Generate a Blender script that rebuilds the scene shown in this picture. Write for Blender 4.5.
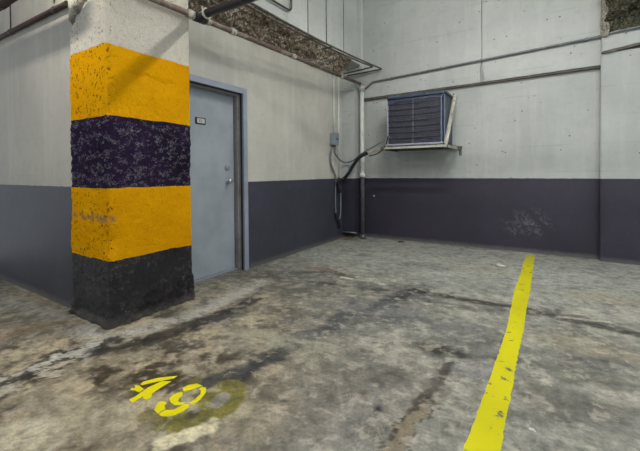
import bpy, bmesh, math, random
import numpy as np
from mathutils import Vector, Matrix, noise as mn
random.seed(4)
for o in list(bpy.data.objects): bpy.data.objects.remove(o)
scene = bpy.context.scene
COL = scene.collection

# ------------------------------------------------------------------ camera
FPX, CX, HY, EYE = 355.0, 320.0, 172.5, 1.17
PITCH, ROLL, YAW = math.radians(1.0), math.radians(0.43), math.atan(225/355)
CY = HY + FPX*math.tan(PITCH)
_f = Vector((-math.sin(YAW)*math.cos(PITCH), math.cos(YAW)*math.cos(PITCH), -math.sin(PITCH)))
_r0 = Vector((math.cos(YAW), math.sin(YAW), 0)); _u0 = _r0.cross(_f)
_r = _r0*math.cos(ROLL) - _u0*math.sin(ROLL)
_u = _u0*math.cos(ROLL) + _r0*math.sin(ROLL)
cam = bpy.data.objects.new('camera', bpy.data.cameras.new('camera'))
COL.objects.link(cam); scene.camera = cam
cam.data.sensor_width = 36; cam.data.lens = FPX/640*36
cam.data.shift_y = -(225.5-CY)/640
cam.data.clip_start = 0.05
M = Matrix(((_r.x, _u.x, -_f.x, 0), (_r.y, _u.y, -_f.y, 0), (_r.z, _u.z, -_f.z, EYE), (0, 0, 0, 1)))
cam.matrix_world = M

# ------------------------------------------------------------------ light
W = bpy.data.worlds.new('world'); scene.world = W; W.use_nodes = True
bg = W.node_tree.nodes['Background']
bg.inputs[0].default_value = (0.86, 0.93, 1.0, 1); bg.inputs[1].default_value = 0.58

# ceiling tubes of the garage, the last one an added fill: x, y, z, length, emission strength, colour (the fixtures themselves are built further down)
TUBES = [(-0.60, 3.20, 3.73, 1.2, 185, (1.0, 0.97, 0.90)),
         (-2.75, 0.55, 3.55, 1.2, 100, (1.0, 0.93, 0.83)),
         (1.6, 2.4, 4.00, 1.2, 60, (0.93, 0.98, 1.0)),
         (1.9, 0.9, 3.10, 1.2, 165, (1.0, 0.97, 0.92))]  # fill tube added to brighten the pillar, door wall and floor

vs = scene.view_settings
vs.view_transform = 'Standard'; vs.look = 'None'; vs.gamma = 1; vs.exposure = 0.2
vs.use_curve_mapping = False

# ------------------------------------------------------------------ helpers
def ray(px, py):
    return _f + _r*((px-CX)/FPX) + _u*((CY-py)/FPX)
def on(px, py, axis, val):
    d = ray(px, py); C = Vector((0, 0, EYE)); t = (val-C[axis])/d[axis]
    return C + d*t

def s2l(c):
    return tuple(((v/255)/12.92 if v/255 <= 0.04045 else ((v/255+0.055)/1.055)**2.4) for v in c)

def new_obj(name, bm, mats, parent=None, smooth=False):
    me = bpy.data.meshes.new(name); bm.normal_update(); bm.to_mesh(me); bm.free()
    if not isinstance(mats, (list, tuple)): mats = [mats]
    for m in mats: me.materials.append(m)
    if smooth: me.polygons.foreach_set('use_smooth', [True]*len(me.polygons))
    o = bpy.data.objects.new(name, me); COL.objects.link(o)
    if parent: o.parent = parent
    return o
def tag(o, label=None, cat=None, group=None, kind=None):
    if label: o['label'] = label
    if cat: o['category'] = cat
    if group: o['group'] = group
    if kind: o['kind'] = kind
    return o
def struct(name, bm, mats, parent=None, smooth=False):
    o = new_obj(name, bm, mats, parent, smooth)
    if not parent: o['kind'] = 'structure'
    return o
def empty(name, loc=(0, 0, 0)):
    o = bpy.data.objects.new(name, None); COL.objects.link(o); o.location = loc
    return o
def kid(name, bm, mats, parent, smooth=False):
    """mesh built in world coordinates, attached to an Empty at its base"""
    off = Vector((0, 0, 0)); p = parent
    while p is not None: off += p.location; p = p.parent
    for v in bm.verts: v.co -= off
    return new_obj(name, bm, mats, parent, smooth)
def based(o):
    """move a single-mesh object's origin to the middle of its base"""
    cs = [v.co for v in o.data.vertices]
    b = Vector(((min(c.x for c in cs)+max(c.x for c in cs))/2, (min(c.y for c in cs)+max(c.y for c in cs))/2, min(c.z for c in cs)))
    o.data.transform(Matrix.Translation(-b)); o.location = b
    return o

def box(bm, x0, x1, y0, y1, z0, z1, bevel=0, seg=2, mi=0):
    vs_ = [bm.verts.new((x, y, z)) for x in (x0, x1) for y in (y0, y1) for z in (z0, z1)]
    idx = [(0, 1, 3, 2), (4, 6, 7, 5), (0, 4, 5, 1), (2, 3, 7, 6), (0, 2, 6, 4), (1, 5, 7, 3)]
    fs = [bm.faces.new([vs_[i] for i in q]) for q in idx]
    for f in fs: f.material_index = mi
    if bevel:
        es = set(e for f in fs for e in f.edges)
        r = bmesh.ops.bevel(bm, geom=list(es), offset=bevel, segments=seg, affect='EDGES', profile=0.5)
        for f in r['faces']: f.material_index = mi
    return vs_
def obox(bm, p0, p1, w, h, bevel=0, up=Vector((0, 0, 1))):
    """a bar of section w x h from p0 to p1"""
    p0, p1 = Vector(p0), Vector(p1); d = (p1-p0).normalized()
    s = d.cross(up).normalized(); t = s.cross(d)
    vv = [bm.verts.new(p + s*(a*w/2) + t*(b*h/2)) for p in (p0, p1) for a in (-1, 1) for b in (-1, 1)]
    idx = [(0, 1, 3, 2), (4, 6, 7, 5), (0, 4, 5, 1), (2, 3, 7, 6), (0, 2, 6, 4), (1, 5, 7, 3)]
    fs = [bm.faces.new([vv[i] for i in q]) for q in idx]
    if bevel:
        bmesh.ops.bevel(bm, geom=list(set(e for f in fs for e in f.edges)), offset=bevel, segments=2, affect='EDGES')
def fillet(pts, rad=0.05, n=6):
    pts = [Vector(p) for p in pts]; out = [pts[0]]
    for i in range(1, len(pts)-1):
        a, b, c = pts[i-1], pts[i], pts[i+1]
        da, dc = (a-b), (c-b); r = min(rad, da.length*0.45, dc.length*0.45)
        p, q = b+da.normalized()*r, b+dc.normalized()*r
        for k in range(n+1):
            t = k/n; out.append(p*(1-t)**2 + b*2*t*(1-t) + q*t*t)
    out.append(pts[-1]); return out
def smooth_path(pts, n=8):
    P = [Vector(p) for p in pts]; P = [P[0]*2-P[1]] + P + [P[-1]*2-P[-2]]; out = []
    for i in range(1, len(P)-2):
        for k in range(n):
            t = k/n
            out.append(0.5*((2*P[i]) + (P[i+1]-P[i-1])*t + (2*P[i-1]-5*P[i]+4*P[i+1]-P[i+2])*t*t + (3*P[i]-P[i-1]-3*P[i+1]+P[i+2])*t**3))
    out.append(P[-2]); return out
def tube(bm, pts, r, n=12, mi=0):
    pts = [Vector(p) for p in pts]
    d = (pts[1]-pts[0]).normalized()
    s = d.cross(Vector((0, 0, 1)))
    if s.length < 0.1: s = d.cross(Vector((0, 1, 0)))
    s.normalize(); rings = []
    for i, p in enumerate(pts):
        if i == 0: t = pts[1]-pts[0]
        elif i == len(pts)-1: t = pts[-1]-pts[-2]
        else: t = (pts[i+1]-p).normalized()+(p-pts[i-1]).normalized()
        t.normalize(); s = (s - t*s.dot(t)).normalized(); q = t.cross(s)
        rr = r(i/(len(pts)-1)) if callable(r) else r
        rings.append([bm.verts.new(p + (s*math.cos(a)+q*math.sin(a))*rr) for a in [2*math.pi*k/n for k in range(n)]])
    for a, b in zip(rings, rings[1:]):
        for k in range(n):
            f = bm.faces.new((a[k], a[(k+1) % n], b[(k+1) % n], b[k])); f.material_index = mi; f.smooth = True
    f = bm.faces.new(rings[0][::-1]); f.material_index = mi
    f = bm.faces.new(rings[-1]); f.material_index = mi
def lathe(bm, c, axis, prof, n=24):
    """prof: list of (distance along axis, radius)"""
    c = Vector(c); a = Vector(axis).normalized()
    s = a.cross(Vector((0, 0, 1)));
    if s.length < 0.1: s = a.cross(Vector((0, 1, 0)))
    s.normalize(); q = a.cross(s); rings = []
    for (h, r) in prof:
        rings.append([bm.verts.new(c + a*h + (s*math.cos(t)+q*math.sin(t))*max(r, 1e-4)) for t in [2*math.pi*k/n for k in range(n)]])
    for A, B in zip(rings, rings[1:]):
        for k in range(n):
            f = bm.faces.new((A[k], A[(k+1) % n], B[(k+1) % n], B[k])); f.smooth = True
    bm.faces.new(rings[0][::-1]); bm.faces.new(rings[-1])
    bmesh.ops.recalc_face_normals(bm, faces=bm.faces)

# ------------------------------------------------------------------ material helpers
class NT:
    def __init__(self, name):
        self.m = bpy.data.materials.new(name); self.m.use_nodes = True
        self.t = self.m.node_tree; self.b = self.t.nodes['Principled BSDF']
        self.pos = self.t.nodes.new('ShaderNodeNewGeometry').outputs['Position']
    def n(self, kind, **kw):
        x = self.t.nodes.new(kind)
        for k, v in kw.items(): setattr(x, k, v)
        return x
    def L(self, a, b): self.t.links.new(a, b)
    def setin(self, sock, v):
        if hasattr(v, 'is_linked') or isinstance(v, bpy.types.NodeSocket): self.L(v, sock)
        else:
            if isinstance(v, tuple) and len(v) == 3 and sock.type == 'RGBA': v = v+(1,)
            sock.default_value = v
    def noise(self, scale, detail=4, rough=0.55, vec=None, dist=0.0):
        x = self.n('ShaderNodeTexNoise'); x.inputs['Scale'].default_value = scale
        x.inputs['Detail'].default_value = detail; x.inputs['Roughness'].default_value = rough
        x.inputs['Distortion'].default_value = dist
        self.L(vec if vec else self.pos, x.inputs['Vector']); return x.outputs['Fac']
    def scaled(self, s):
        x = self.n('ShaderNodeVectorMath', operation='MULTIPLY'); self.L(self.pos, x.inputs[0]); x.inputs[1].default_value = s
        return x.outputs[0]
    def vor(self, scale, feature='F1', vec=None):
        x = self.n('ShaderNodeTexVoronoi', feature=feature); x.inputs['Scale'].default_value = scale
        self.L(vec if vec else self.pos, x.inputs['Vector']); return x.outputs['Distance']
    def math(self, op, a, b=0.0, c=None):
        x = self.n('ShaderNodeMath', operation=op); self.setin(x.inputs[0], a); self.setin(x.inputs[1], b)
        if c is not None: self.setin(x.inputs[2], c)
        return x.outputs[0]
    def rng(self, v, a, b, c=0.0, d=1.0, clamp=True):
        x = self.n('ShaderNodeMapRange', clamp=clamp); self.setin(x.inputs[0], v)
        for i, k in enumerate((a, b, c, d)): self.setin(x.inputs[i+1], k)
        return x.outputs[0]
    def mix(self, f, a, b, blend='MIX'):
        x = self.n('ShaderNodeMix', data_type='RGBA', blend_type=blend)
        self.setin(x.inputs[0], f); self.setin(x.inputs[6], a); self.setin(x.inputs[7], b); return x.outputs[2]
    def xyz(self):
        x = self.n('ShaderNodeSeparateXYZ'); self.L(self.pos, x.inputs[0]); return x.outputs
    def bump(self, h, strength=0.3, dist=0.01):
        x = self.n('ShaderNodeBump'); x.inputs['Strength'].default_value = strength; x.inputs['Distance'].default_value = dist
        self.L(h, x.inputs['Height']); self.L(x.outputs[0], self.b.inputs['Normal'])
    def out(self, col, rough=0.7, metal=0.0, spec=0.4):
        self.setin(self.b.inputs['Base Color'], col); self.setin(self.b.inputs['Roughness'], rough)
        self.setin(self.b.inputs['Metallic'], metal); self.setin(self.b.inputs['Specular IOR Level'], spec)
        return self.m

BAND = 1.064
def wall_mat(name, light, dark, joint=None, band=BAND, pits=0.35, boards=0.5, darkrough=0.6):
    k = NT(name); X, Y, Z = k.xyz()
    n1 = k.noise(1.3, 5, 0.6); n2 = k.noise(9, 6, 0.7); n3 = k.noise(60, 3, 0.6)
    c = k.mix(k.rng(n1, 0.35, 0.7), light, tuple(v*0.80 for v in light))
    c = k.mix(k.math('MULTIPLY', k.rng(n2, 0.52, 0.75), 0.35), c, tuple(v*0.62 for v in light))
    streak = k.noise(4, 4, 0.6, k.scaled((1.8, 1.8, 0.16)))
    c = k.mix(k.math('MULTIPLY', k.rng(streak, 0.5, 0.72), 0.35), c, tuple(min(1, v*1.2) for v in light))
    # form-board courses
    sn = k.math('SINE', k.math('MULTIPLY', k.math('ADD', Z, k.math('MULTIPLY', n1, 0.02)), 2*math.pi/0.36))
    ln = k.math('MULTIPLY', k.rng(sn, 0.988, 1.0), boards)
    brk = k.rng(k.noise(2.2, 3), 0.45, 0.6)
    ln = k.math('MULTIPLY', ln, brk)
    c = k.mix(ln, c, tuple(v*0.55 for v in light))
    # air-holes in the concrete
    v = k.vor(9); big = k.rng(v, 0.07, 0.12, 1, 0)
    pick = k.rng(k.noise(3.1, 2), 0.47, 0.5)
    pit = k.math('MULTIPLY', k.math('MULTIPLY', big, pick), pits*2)
    c = k.mix(pit, c, tuple(v*0.35 for v in light))
    ed = k.math('ADD', Z, k.math('MULTIPLY', k.math('SUBTRACT', k.noise(14, 3), 0.5), 0.012))
    isd = k.math('LESS_THAN', ed, band)
    d = k.mix(k.rng(n1, 0.35, 0.65), dark, tuple(v*0.72 for v in dark))
    d = k.mix(k.math('MULTIPLY', k.rng(n2, 0.55, 0.8), 0.5), d, tuple(v*1.7 for v in dark))
    sc = k.rng(k.noise(22, 6, 0.8, dist=1.5), 0.66, 0.75)
    sc = k.math('MULTIPLY', sc, k.rng(k.noise(1.1, 2), 0.52, 0.62))
    d = k.mix(k.math('MULTIPLY', sc, 0.8), d, (0.28, 0.29, 0.31))
    if name == 'back_wall_paint':
        for (px_, pz_) in ((-0.10, 0.42), (-0.35, 0.40)):
            dd = k.math('ADD', k.math('POWER', k.math('ABSOLUTE', k.math('SUBTRACT', X, px_)), 2.0), k.math('POWER', k.math('ABSOLUTE', k.math('SUBTRACT', Z, pz_)), 2.0))
            scr = k.math('MULTIPLY', k.rng(dd, 0.0, 0.06, 1, 0), k.rng(k.noise(12, 6, 0.75, dist=1.0), 0.5, 0.62))
            d = k.mix(k.math('MULTIPLY', scr, 0.55), d, (0.16, 0.17, 0.20))
    low = k.rng(k.math('ADD', Z, k.math('MULTIPLY', n2, 0.06)), 0.05, 0.10, 0.5, 0)
    d = k.mix(low, d, (0.16, 0.155, 0.14))
    c = k.mix(isd, c, d)
    h = k.math('SUBTRACT', k.math('ADD', k.math('MULTIPLY', n3, 0.25), n2), k.math('ADD', pit, ln))
    k.bump(h, 0.35, 0.006)
    return k.out(c, k.math('SUBTRACT', 0.75, k.math('MULTIPLY', isd, 0.75-darkrough)))

LW = s2l((186, 190, 184)); DK = s2l((66, 66, 78))
m_back = wall_mat('back_wall_paint', s2l((173, 177, 174)), s2l((48, 45, 59)), boards=0.3, pits=0.6)
m_left = wall_mat('door_wall_paint', s2l((188, 187, 178)), s2l((64, 65, 76)), boards=0.08, pits=0.1, darkrough=0.5)
m_far = wall_mat('far_wall_paint', s2l((178, 174, 164)), s2l((60, 60, 70)), boards=0.1, pits=0.05, darkrough=0.45)
m_beam = wall_mat('upper_wall_paint', s2l((188, 192, 188)), s2l((66, 66, 78)), boards=0.15)

def rough_mat(name, a, b, c_, sc=9):
    k = NT(name); n1 = k.noise(sc, 8, 0.75, dist=0.4); n2 = k.noise(sc*3.5, 6, 0.7); n3 = k.noise(2.0, 3)
    v = k.vor(sc*4)
    c = k.mix(k.rng(n1, 0.35, 0.65), a, b)
    c = k.mix(k.rng(k.math('ADD', n2, k.math('MULTIPLY', n3, 0.4)), 0.70, 0.88), c, c_)
    c = k.mix(k.math('MULTIPLY', k.rng(n2, 0.5, 0.3), 0.8), c, tuple(x*0.25 for x in a))
    k.bump(k.math('ADD', n2, k.math('MULTIPLY', v, 0.8)), 1.0, 0.03)
    return k.out(c, 0.9, spec=0.2)
m_rough = rough_mat('broken_concrete', s2l((104, 90, 76)), s2l((146, 134, 116)), s2l((196, 190, 178)))
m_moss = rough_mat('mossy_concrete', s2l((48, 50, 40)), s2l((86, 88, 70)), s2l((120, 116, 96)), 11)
m_chip = rough_mat('chipped_edge', s2l((150, 140, 125)), s2l((178, 172, 160)), s2l((200, 196, 186)), 14)

def _ledge_shade_dirt():  # ledge shade and brown dirt mixed into one dark colour
    k = NT('shaded_grimy_ledge'); n = k.noise(6, 5, 0.7)
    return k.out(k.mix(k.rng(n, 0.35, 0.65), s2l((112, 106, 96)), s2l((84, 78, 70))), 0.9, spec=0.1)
m_ledge_shade_dirt = _ledge_shade_dirt()
def metal_mat(name, col, rough=0.5, metal=0.0, wear=None, wsc=18, amt=0.5, spec=0.5):
    k = NT(name); n = k.noise(wsc, 6, 0.7); n1 = k.noise(3, 3)
    c = k.mix(k.rng(n1, 0.35, 0.65), col, tuple(v*0.82 for v in col))
    if wear: c = k.mix(k.math('MULTIPLY', k.rng(n, 0.5, 0.66), amt), c, wear)
    k.bump(n, 0.12, 0.003)
    return k.out(c, rough, metal, spec)
m_door = metal_mat('door_paint', s2l((156, 166, 175)), 0.42, wear=s2l((160, 165, 165)), wsc=5, amt=0.25)
m_frame = metal_mat('frame_paint', s2l((146, 154, 170)), 0.4, wear=s2l((120, 120, 122)), wsc=8, amt=0.3)
m_jamb = metal_mat('jamb_paint', s2l((152, 150, 152)), 0.5, wear=s2l((104, 98, 92)), wsc=7, amt=0.5)
m_seal = metal_mat('black_seal', s2l((26, 26, 30)), 0.7)
m_chrome = metal_mat('satin_steel', (0.62, 0.63, 0.65), 0.28, 0.95)
m_iron = metal_mat('black_iron', s2l((30, 32, 38)), 0.38, 0.2, wear=s2l((70, 60, 58)), amt=0.4)
m_rust = metal_mat('rusty_pipe', s2l((110, 94, 86)), 0.6, 0.1, wear=s2l((156, 146, 136)), wsc=9, amt=0.9)
m_brown = metal_mat('brown_pipe', s2l((66, 46, 42)), 0.6, 0.0, wear=s2l((40, 32, 30)), wsc=9, amt=0.7)
m_cond = metal_mat('dark_conduit', s2l((74, 68, 64)), 0.5, 0.2, wear=s2l((120, 118, 112)), wsc=14, amt=0.6)
m_cond2 = metal_mat('grey_conduit', s2l((104, 108, 108)), 0.5, 0.2, wear=s2l((150, 150, 146)), wsc=14, amt=0.5)
m_coup = metal_mat('pale_coupling', s2l((190, 186, 176)), 0.5, wear=s2l((60, 54, 50)), wsc=40, amt=0.9)
m_galv = metal_mat('pale_angle_steel', s2l((186, 184, 172)), 0.5, 0.15, wear=s2l((112, 100, 88)), wsc=16, amt=0.8)
m_galvd = metal_mat('dark_angle_steel', s2l((92, 90, 80)), 0.6, 0.1, wear=s2l((60, 54, 48)), wsc=16, amt=0.8)
m_navy = metal_mat('navy_cabinet', s2l((30, 44, 70)), 0.38, 0.0, wear=s2l((24, 36, 58)), wsc=6, amt=0.6)
m_navyl = metal_mat('pale_blue_rim', s2l((92, 108, 130)), 0.4, 0.1, wear=s2l((70, 84, 104)), wsc=8, amt=0.7)
m_rim = metal_mat('pale_lilac_rim', s2l((150, 154, 174)), 0.4, 0.1)
m_fin = metal_mat('coil_fins', s2l((40, 40, 52)), 0.6, 0.3, wear=s2l((70, 66, 78)), wsc=30, amt=0.6)
m_wire = metal_mat('grille_wire', s2l((88, 90, 104)), 0.5, 0.1, wear=s2l((54, 58, 74)), wsc=10, amt=0.7)
m_wired = metal_mat('grille_band', s2l((26, 28, 40)), 0.5, 0.2)
m_plast = metal_mat('grey_plastic_box', s2l((132, 142, 148)), 0.5)
m_label = metal_mat('blue_label', s2l((66, 86, 116)), 0.5)
m_cable = metal_mat('grey_cable', s2l((112, 114, 124)), 0.5, wear=s2l((70, 70, 78)), amt=0.4)
m_foam = metal_mat('black_pipe_insulation', s2l((26, 26, 30)), 0.8)
m_copper = metal_mat('taped_line', s2l((196, 192, 182)), 0.5, wear=s2l((130, 96, 70)), wsc=20, amt=0.8)
m_white = metal_mat('sign_white', s2l((205, 205, 200)), 0.6)
m_black = metal_mat('sign_black', s2l((28, 28, 30)), 0.6)
m_fix = metal_mat('fixture_enamel', s2l((225, 225, 222)), 0.4)
def lit(strength, col):
    k = NT('lit_tube'); k.b.inputs['Emission Color'].default_value = col+(1,); k.b.inputs['Emission Strength'].default_value = strength
    return k.out((0.9, 0.9, 0.9))

def pipe_two_tone():
    k = NT('corner_pipe_paint'); X, Y, Z = k.xyz(); n = k.noise(12, 5, 0.7)
    c = k.mix(k.rng(n, 0.5, 0.8), s2l((200, 204, 198)), s2l((180, 180, 170)))
    d = k.mix(k.rng(n, 0.4, 0.7), s2l((76, 76, 86)), s2l((100, 98, 98)))
    c = k.mix(k.math('LESS_THAN', Z, BAND+0.02), c, d)
    return k.out(c, 0.5)
m_down = pipe_two_tone()

# yellow floor paint
def paint_mat(name, col, worn):
    k = NT(name); n = k.noise(13, 6, 0.7, dist=0.2); n2 = k.noise(2.0, 3); n3 = k.noise(45, 4, 0.7)
    c = k.mix(k.rng(n2, 0.35, 0.7), col, tuple(v*0.86 for v in col))
    w = k.math('MULTIPLY', k.rng(n, 0.60, 0.64), worn)
    c = k.mix(w, c, s2l((104, 100, 78)))
    endw = k.math('ADD', k.rng(k.xyz()[1], 5.0, 5.85, 0, 0.55), k.math('MULTIPLY', k.rng(n3, 0.45, 0.6), 0.0))
    c = k.mix(k.math('MULTIPLY', endw, k.rng(n, 0.30, 0.55, 0.4, 1.0)), c, s2l((140, 138, 96)))
    c = k.mix(k.math('MULTIPLY', k.rng(n3, 0.6, 0.75), 0.35), c, s2l((150, 138, 30)))
    k.bump(k.noise(30, 5), 0.3, 0.004)
    return k.out(c, 0.7, spec=0.12)
m_yel = paint_mat('yellow_line_paint', s2l((200, 194, 24)), 1.0)
m_yel2 = paint_mat('yellow_stencil_paint', s2l((224, 214, 14)), 0.35)

# ------------------------------------------------------------------ numpy noise for built-in relief and floor staining
rs = np.random.RandomState(7); TAB = rs.rand(256, 256)
def vnoise(x, y):
    xi = np.floor(x).astype(int); yi = np.floor(y).astype(int); fx = x-xi; fy = y-yi
    fx = fx*fx*(3-2*fx); fy = fy*fy*(3-2*fy)
    g = lambda a, b: TAB[a % 256, b % 256]
    return (g(xi, yi)*(1-fx)+g(xi+1, yi)*fx)*(1-fy)+(g(xi, yi+1)*(1-fx)+g(xi+1, yi+1)*fx)*fy
def fbm(x, y, s, o=5, g=0.55):
    t = 0; a = 1; w = 0
    for i in range(o):
        t = t+a*vnoise(x*s+17.3*i, y*s+5.7*i); w += a; a *= g; s *= 2.03
    return t/w
def sstep(a, b, v):
    t = np.clip((v-a)/(b-a), 0, 1); return t*t*(3-2*t)

# ------------------------------------------------------------------ floor
FX0, FX1, FY0, FY1, ST = -6.4, 3.2, -1.4, 6.2, 0.0125
nx, ny = int((FX1-FX0)/ST)+1, int((FY1-FY0)/ST)+1
gx, gy = np.meshgrid(np.linspace(FX0, FX1, nx), np.linspace(FY0, FY1, ny))
colr = np.zeros((ny, nx, 3))
def L3(c): return np.array(s2l(c))
A = fbm(gx, gy, 0.9); B = fbm(gx+9, gy+3, 3.2, 6, 0.62); Cn = fbm(gx*0.6+gy*0.8+4, gy*0.6-gx*0.8, 1.7, 6, 0.6)
D = fbm(gx+31, gy+12, 11, 5, 0.65); ST1 = fbm((gx*0.93+gy*0.37)*0.35, (gy*0.93-gx*0.37)*2.2, 2.4, 6, 0.62)
colr[:] = L3((140, 141, 132))
def blend(mask, c):
    global colr
    m = np.clip(mask, 0, 1)[..., None]; colr = colr*(1-m)+L3(c)*m
blend(sstep(0.42, 0.66, A)*0.8, (122, 120, 114))
blend(sstep(0.46, 0.66, Cn)*0.8, (98, 98, 97))
blend(sstep(0.50, 0.68, B)*0.65, (168, 163, 148))
blend(sstep(0.52, 0.66, ST1)*0.6, (82, 81, 80))
def fl(px, py):
    p = on(px, py, 2, 0.0); return p.x, p.y
def seg_dist(pts):
    d = np.full(gx.shape, 1e9)
    for (ax, ay), (bx, by) in zip(pts, pts[1:]):
        vx, vy = bx-ax, by-ay; t = np.clip(((gx-ax)*vx+(gy-ay)*vy)/(vx*vx+vy*vy+1e-9), 0, 1)
        d = np.minimum(d, np.hypot(gx-ax-t*vx, gy-ay-t*vy))
    return d
def streak(pix, w, c, a=0.8, soft=0.6, jag=0.5, js=6):
    d = seg_dist([fl(*p) for p in pix]); n = fbm(gx+pix[0][0], gy+pix[0][1], js, 5, 0.6)
    d = d + (n-0.5)*w*2*jag
    blend((1-sstep(w*(1-soft), w, d))*a, c)
def blot(px, py, rx, ry, ang, c, a=0.7, jag=0.7, js=4, s0=0.5, s1=1.1):
    x0, y0 = fl(px, py); ca, sa = math.cos(ang), math.sin(ang)
    u = ((gx-x0)*ca+(gy-y0)*sa)/rx; v = (-(gx-x0)*sa+(gy-y0)*ca)/ry
    n = fbm(gx+px, gy+py, js, 5, 0.6)
    r = np.hypot(u, v)+(n-0.5)*2*jag
    blend((1-sstep(s0, s1, r))*a, c)
# regional tone of the slab: brown and dirty in the near left, cleaner and cooler towards the corner
near = sstep(2.9, 1.6, gy+gx*0.15)*sstep(-0.7, -1.7, gx)
blend(near*0.7, (150, 138, 112))
blend(near*sstep(0.46, 0.6, D*0.5+B*0.5)*0.9, (72, 66, 58))
blend(near*sstep(0.48, 0.62, fbm(gx*1.0+5, gy*1.0+50, 5.5, 6, 0.65))*0.85, (184, 170, 140))
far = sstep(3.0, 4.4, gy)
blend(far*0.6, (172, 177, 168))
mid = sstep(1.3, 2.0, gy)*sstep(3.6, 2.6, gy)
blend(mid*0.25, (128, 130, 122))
# smooth run outside the pillar
streak([(0, 300), (60, 318), (108, 340), (200, 312), (262, 282)], 0.15, (172, 170, 162), 0.8, 0.8, 0.4)
streak([(0, 335), (40, 325), (70, 322)], 0.14, (158, 124, 84), 0.75, 0.7, 0.8)
streak([(-40, 420), (10, 385), (60, 358), (110, 342)], 0.10, (58, 56, 56), 0.85, 0.5, 1.0, 9)
def peel(pix, w, c, rim, thr=0.5, js=10):
    d = seg_dist([fl(*p) for p in pix]); n = fbm(gx+pix[0][0]*0.7, gy+3, js, 6, 0.68)
    v = n + (1-d/w)*0.35
    m = (d < w*1.6)
    blend(sstep(thr+0.10, thr+0.16, v)*m*0.85, rim); blend(sstep(thr+0.19, thr+0.22, v)*m*0.9, c)
peel([(-10, 382), (25, 372), (62, 357), (88, 350)], 0.11, (190, 187, 176), (60, 58, 58))
peel([(-10, 398), (20, 388), (60, 366)], 0.13, (186, 178, 156), (74, 70, 66), 0.56)
# dark wheel streaks towards the door
streak([(100, 352), (150, 342), (215, 318), (255, 300)], 0.12, (62, 62, 62), 0.85, 0.7, 1.0, 7)
streak([(215, 385), (245, 370), (290, 346), (345, 318), (420, 290)], 0.11, (64, 67, 72), 0.9, 0.7, 0.9, 7)
streak([(225, 320), (300, 292), (345, 278)], 0.14, (92, 94, 92), 0.6, 0.8, 1.0, 6)
streak([(260, 451), (330, 400), (400, 372)], 0.10, (108, 106, 98), 0.6, 0.8, 1.0, 6)
blot(255, 340, 0.30, 0.22, 0.4, (162, 158, 138), 0.6)
blot(310, 345, 0.40, 0.22, 0.2, (154, 152, 136), 0.5)
blot(240, 410, 0.20, 0.18, 0.2, (160, 152, 128), 0.5)
blot(90, 415, 0.30, 0.16, 0.3, (166, 156, 132), 0.6)
blot(30, 435, 0.18, 0.10, 0.3, (196, 188, 160), 0.7)
blot(170, 345, 0.3, 0.08, 0.5, (80, 78, 72), 0.7, 0.9, 8)
blot(380, 310, 0.6, 0.25, 0.0, (112, 114, 114), 0.6)
blot(445, 330, 0.35, 0.20, 0.0, (104, 106, 106), 0.6)
blot(440, 350, 0.24, 0.10, 0.0, (84, 84, 84), 0.7, 1.0, 7)
blot(500, 345, 0.3, 0.5, 0.0, (106, 106, 102), 0.45)
blot(340, 320, 0.5, 0.5, 0.3, (104, 107, 108), 0.45)
blot(350, 405, 0.35, 0.25, 0.3, (112, 110, 104), 0.5)
blot(600, 350, 0.35, 0.3, 0.0, (92, 92, 92), 0.45)
blot(560, 400, 0.35, 0.20, 0.2, (98, 96, 90), 0.7)
blot(600, 380, 0.3, 0.12, 0.2, (104, 102, 92), 0.6)
blot(580, 345, 0.45, 0.18, 0.0, (150, 142, 120), 0.6)
blot(610, 300, 0.35, 0.2, 0.0, (158, 150, 124), 0.55)
blot(470, 268, 0.5, 0.25, 0.0, (158, 154, 136), 0.5)
blot(420, 265, 0.35, 0.22, 0.0, (112, 118, 118), 0.7)
blot(365, 255, 0.12, 0.16, 0.3, (106, 108, 104), 0.6)
blot(322, 269, 0.26, 0.10, 0.2, (132, 104, 96), 0.7, 0.8, 7)
streak([(306, 272), (335, 272), (350, 279)], 0.05, (88, 76, 66), 0.7, 0.5, 1.0, 10)
streak([(342, 277), (352, 279)], 0.035, (205, 200, 190), 0.9, 0.5, 0.8, 10)
blot(382, 284, 0.05, 0.03, 0, (200, 196, 186), 0.8)
# the long crack across the bay and its dirty edge
streak([(330, 284), (400, 292), (450, 297), (500, 306), (560, 312), (640, 334)], 0.055, (86, 84, 82), 0.75, 0.7, 1.2, 8)
streak([(445, 296), (475, 302), (520, 308)], 0.06, (70, 66, 64), 0.8, 0.5, 1.2, 10)
streak([(530, 312), (580, 322), (640, 336)], 0.07, (72, 72, 74), 0.8, 0.5, 1.2, 9)
streak([(560, 317), (610, 322)], 0.03, (176, 172, 158), 0.8, 0.5, 1.2, 12)
# lower crack that opens towards the camera, ochre inside
streak([(452, 362), (430, 392), (405, 420), (385, 451), (370, 470)], 0.035, (66, 62, 56), 0.8, 0.6, 1.2, 12)
peel([(428, 402), (408, 424), (390, 448)], 0.07, (132, 122, 102), (66, 63, 58), 0.56, 18)
streak([(425, 348), (450, 350), (470, 358)], 0.06, (66, 64, 60), 0.8, 0.6, 1.2, 12)
blot(478, 370, 0.16, 0.14, 0, (142, 140, 138), 0.6)
blot(430, 385, 0.2, 0.10, 0.4, (118, 114, 106), 0.6)
blot(378, 410, 0.025, 0.05, 0.3, (44, 48, 54), 0.9, 0.6, 12)
blot(285, 400, 0.02, 0.02, 0, (52, 54, 62), 0.9, 0.5, 12)
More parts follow.
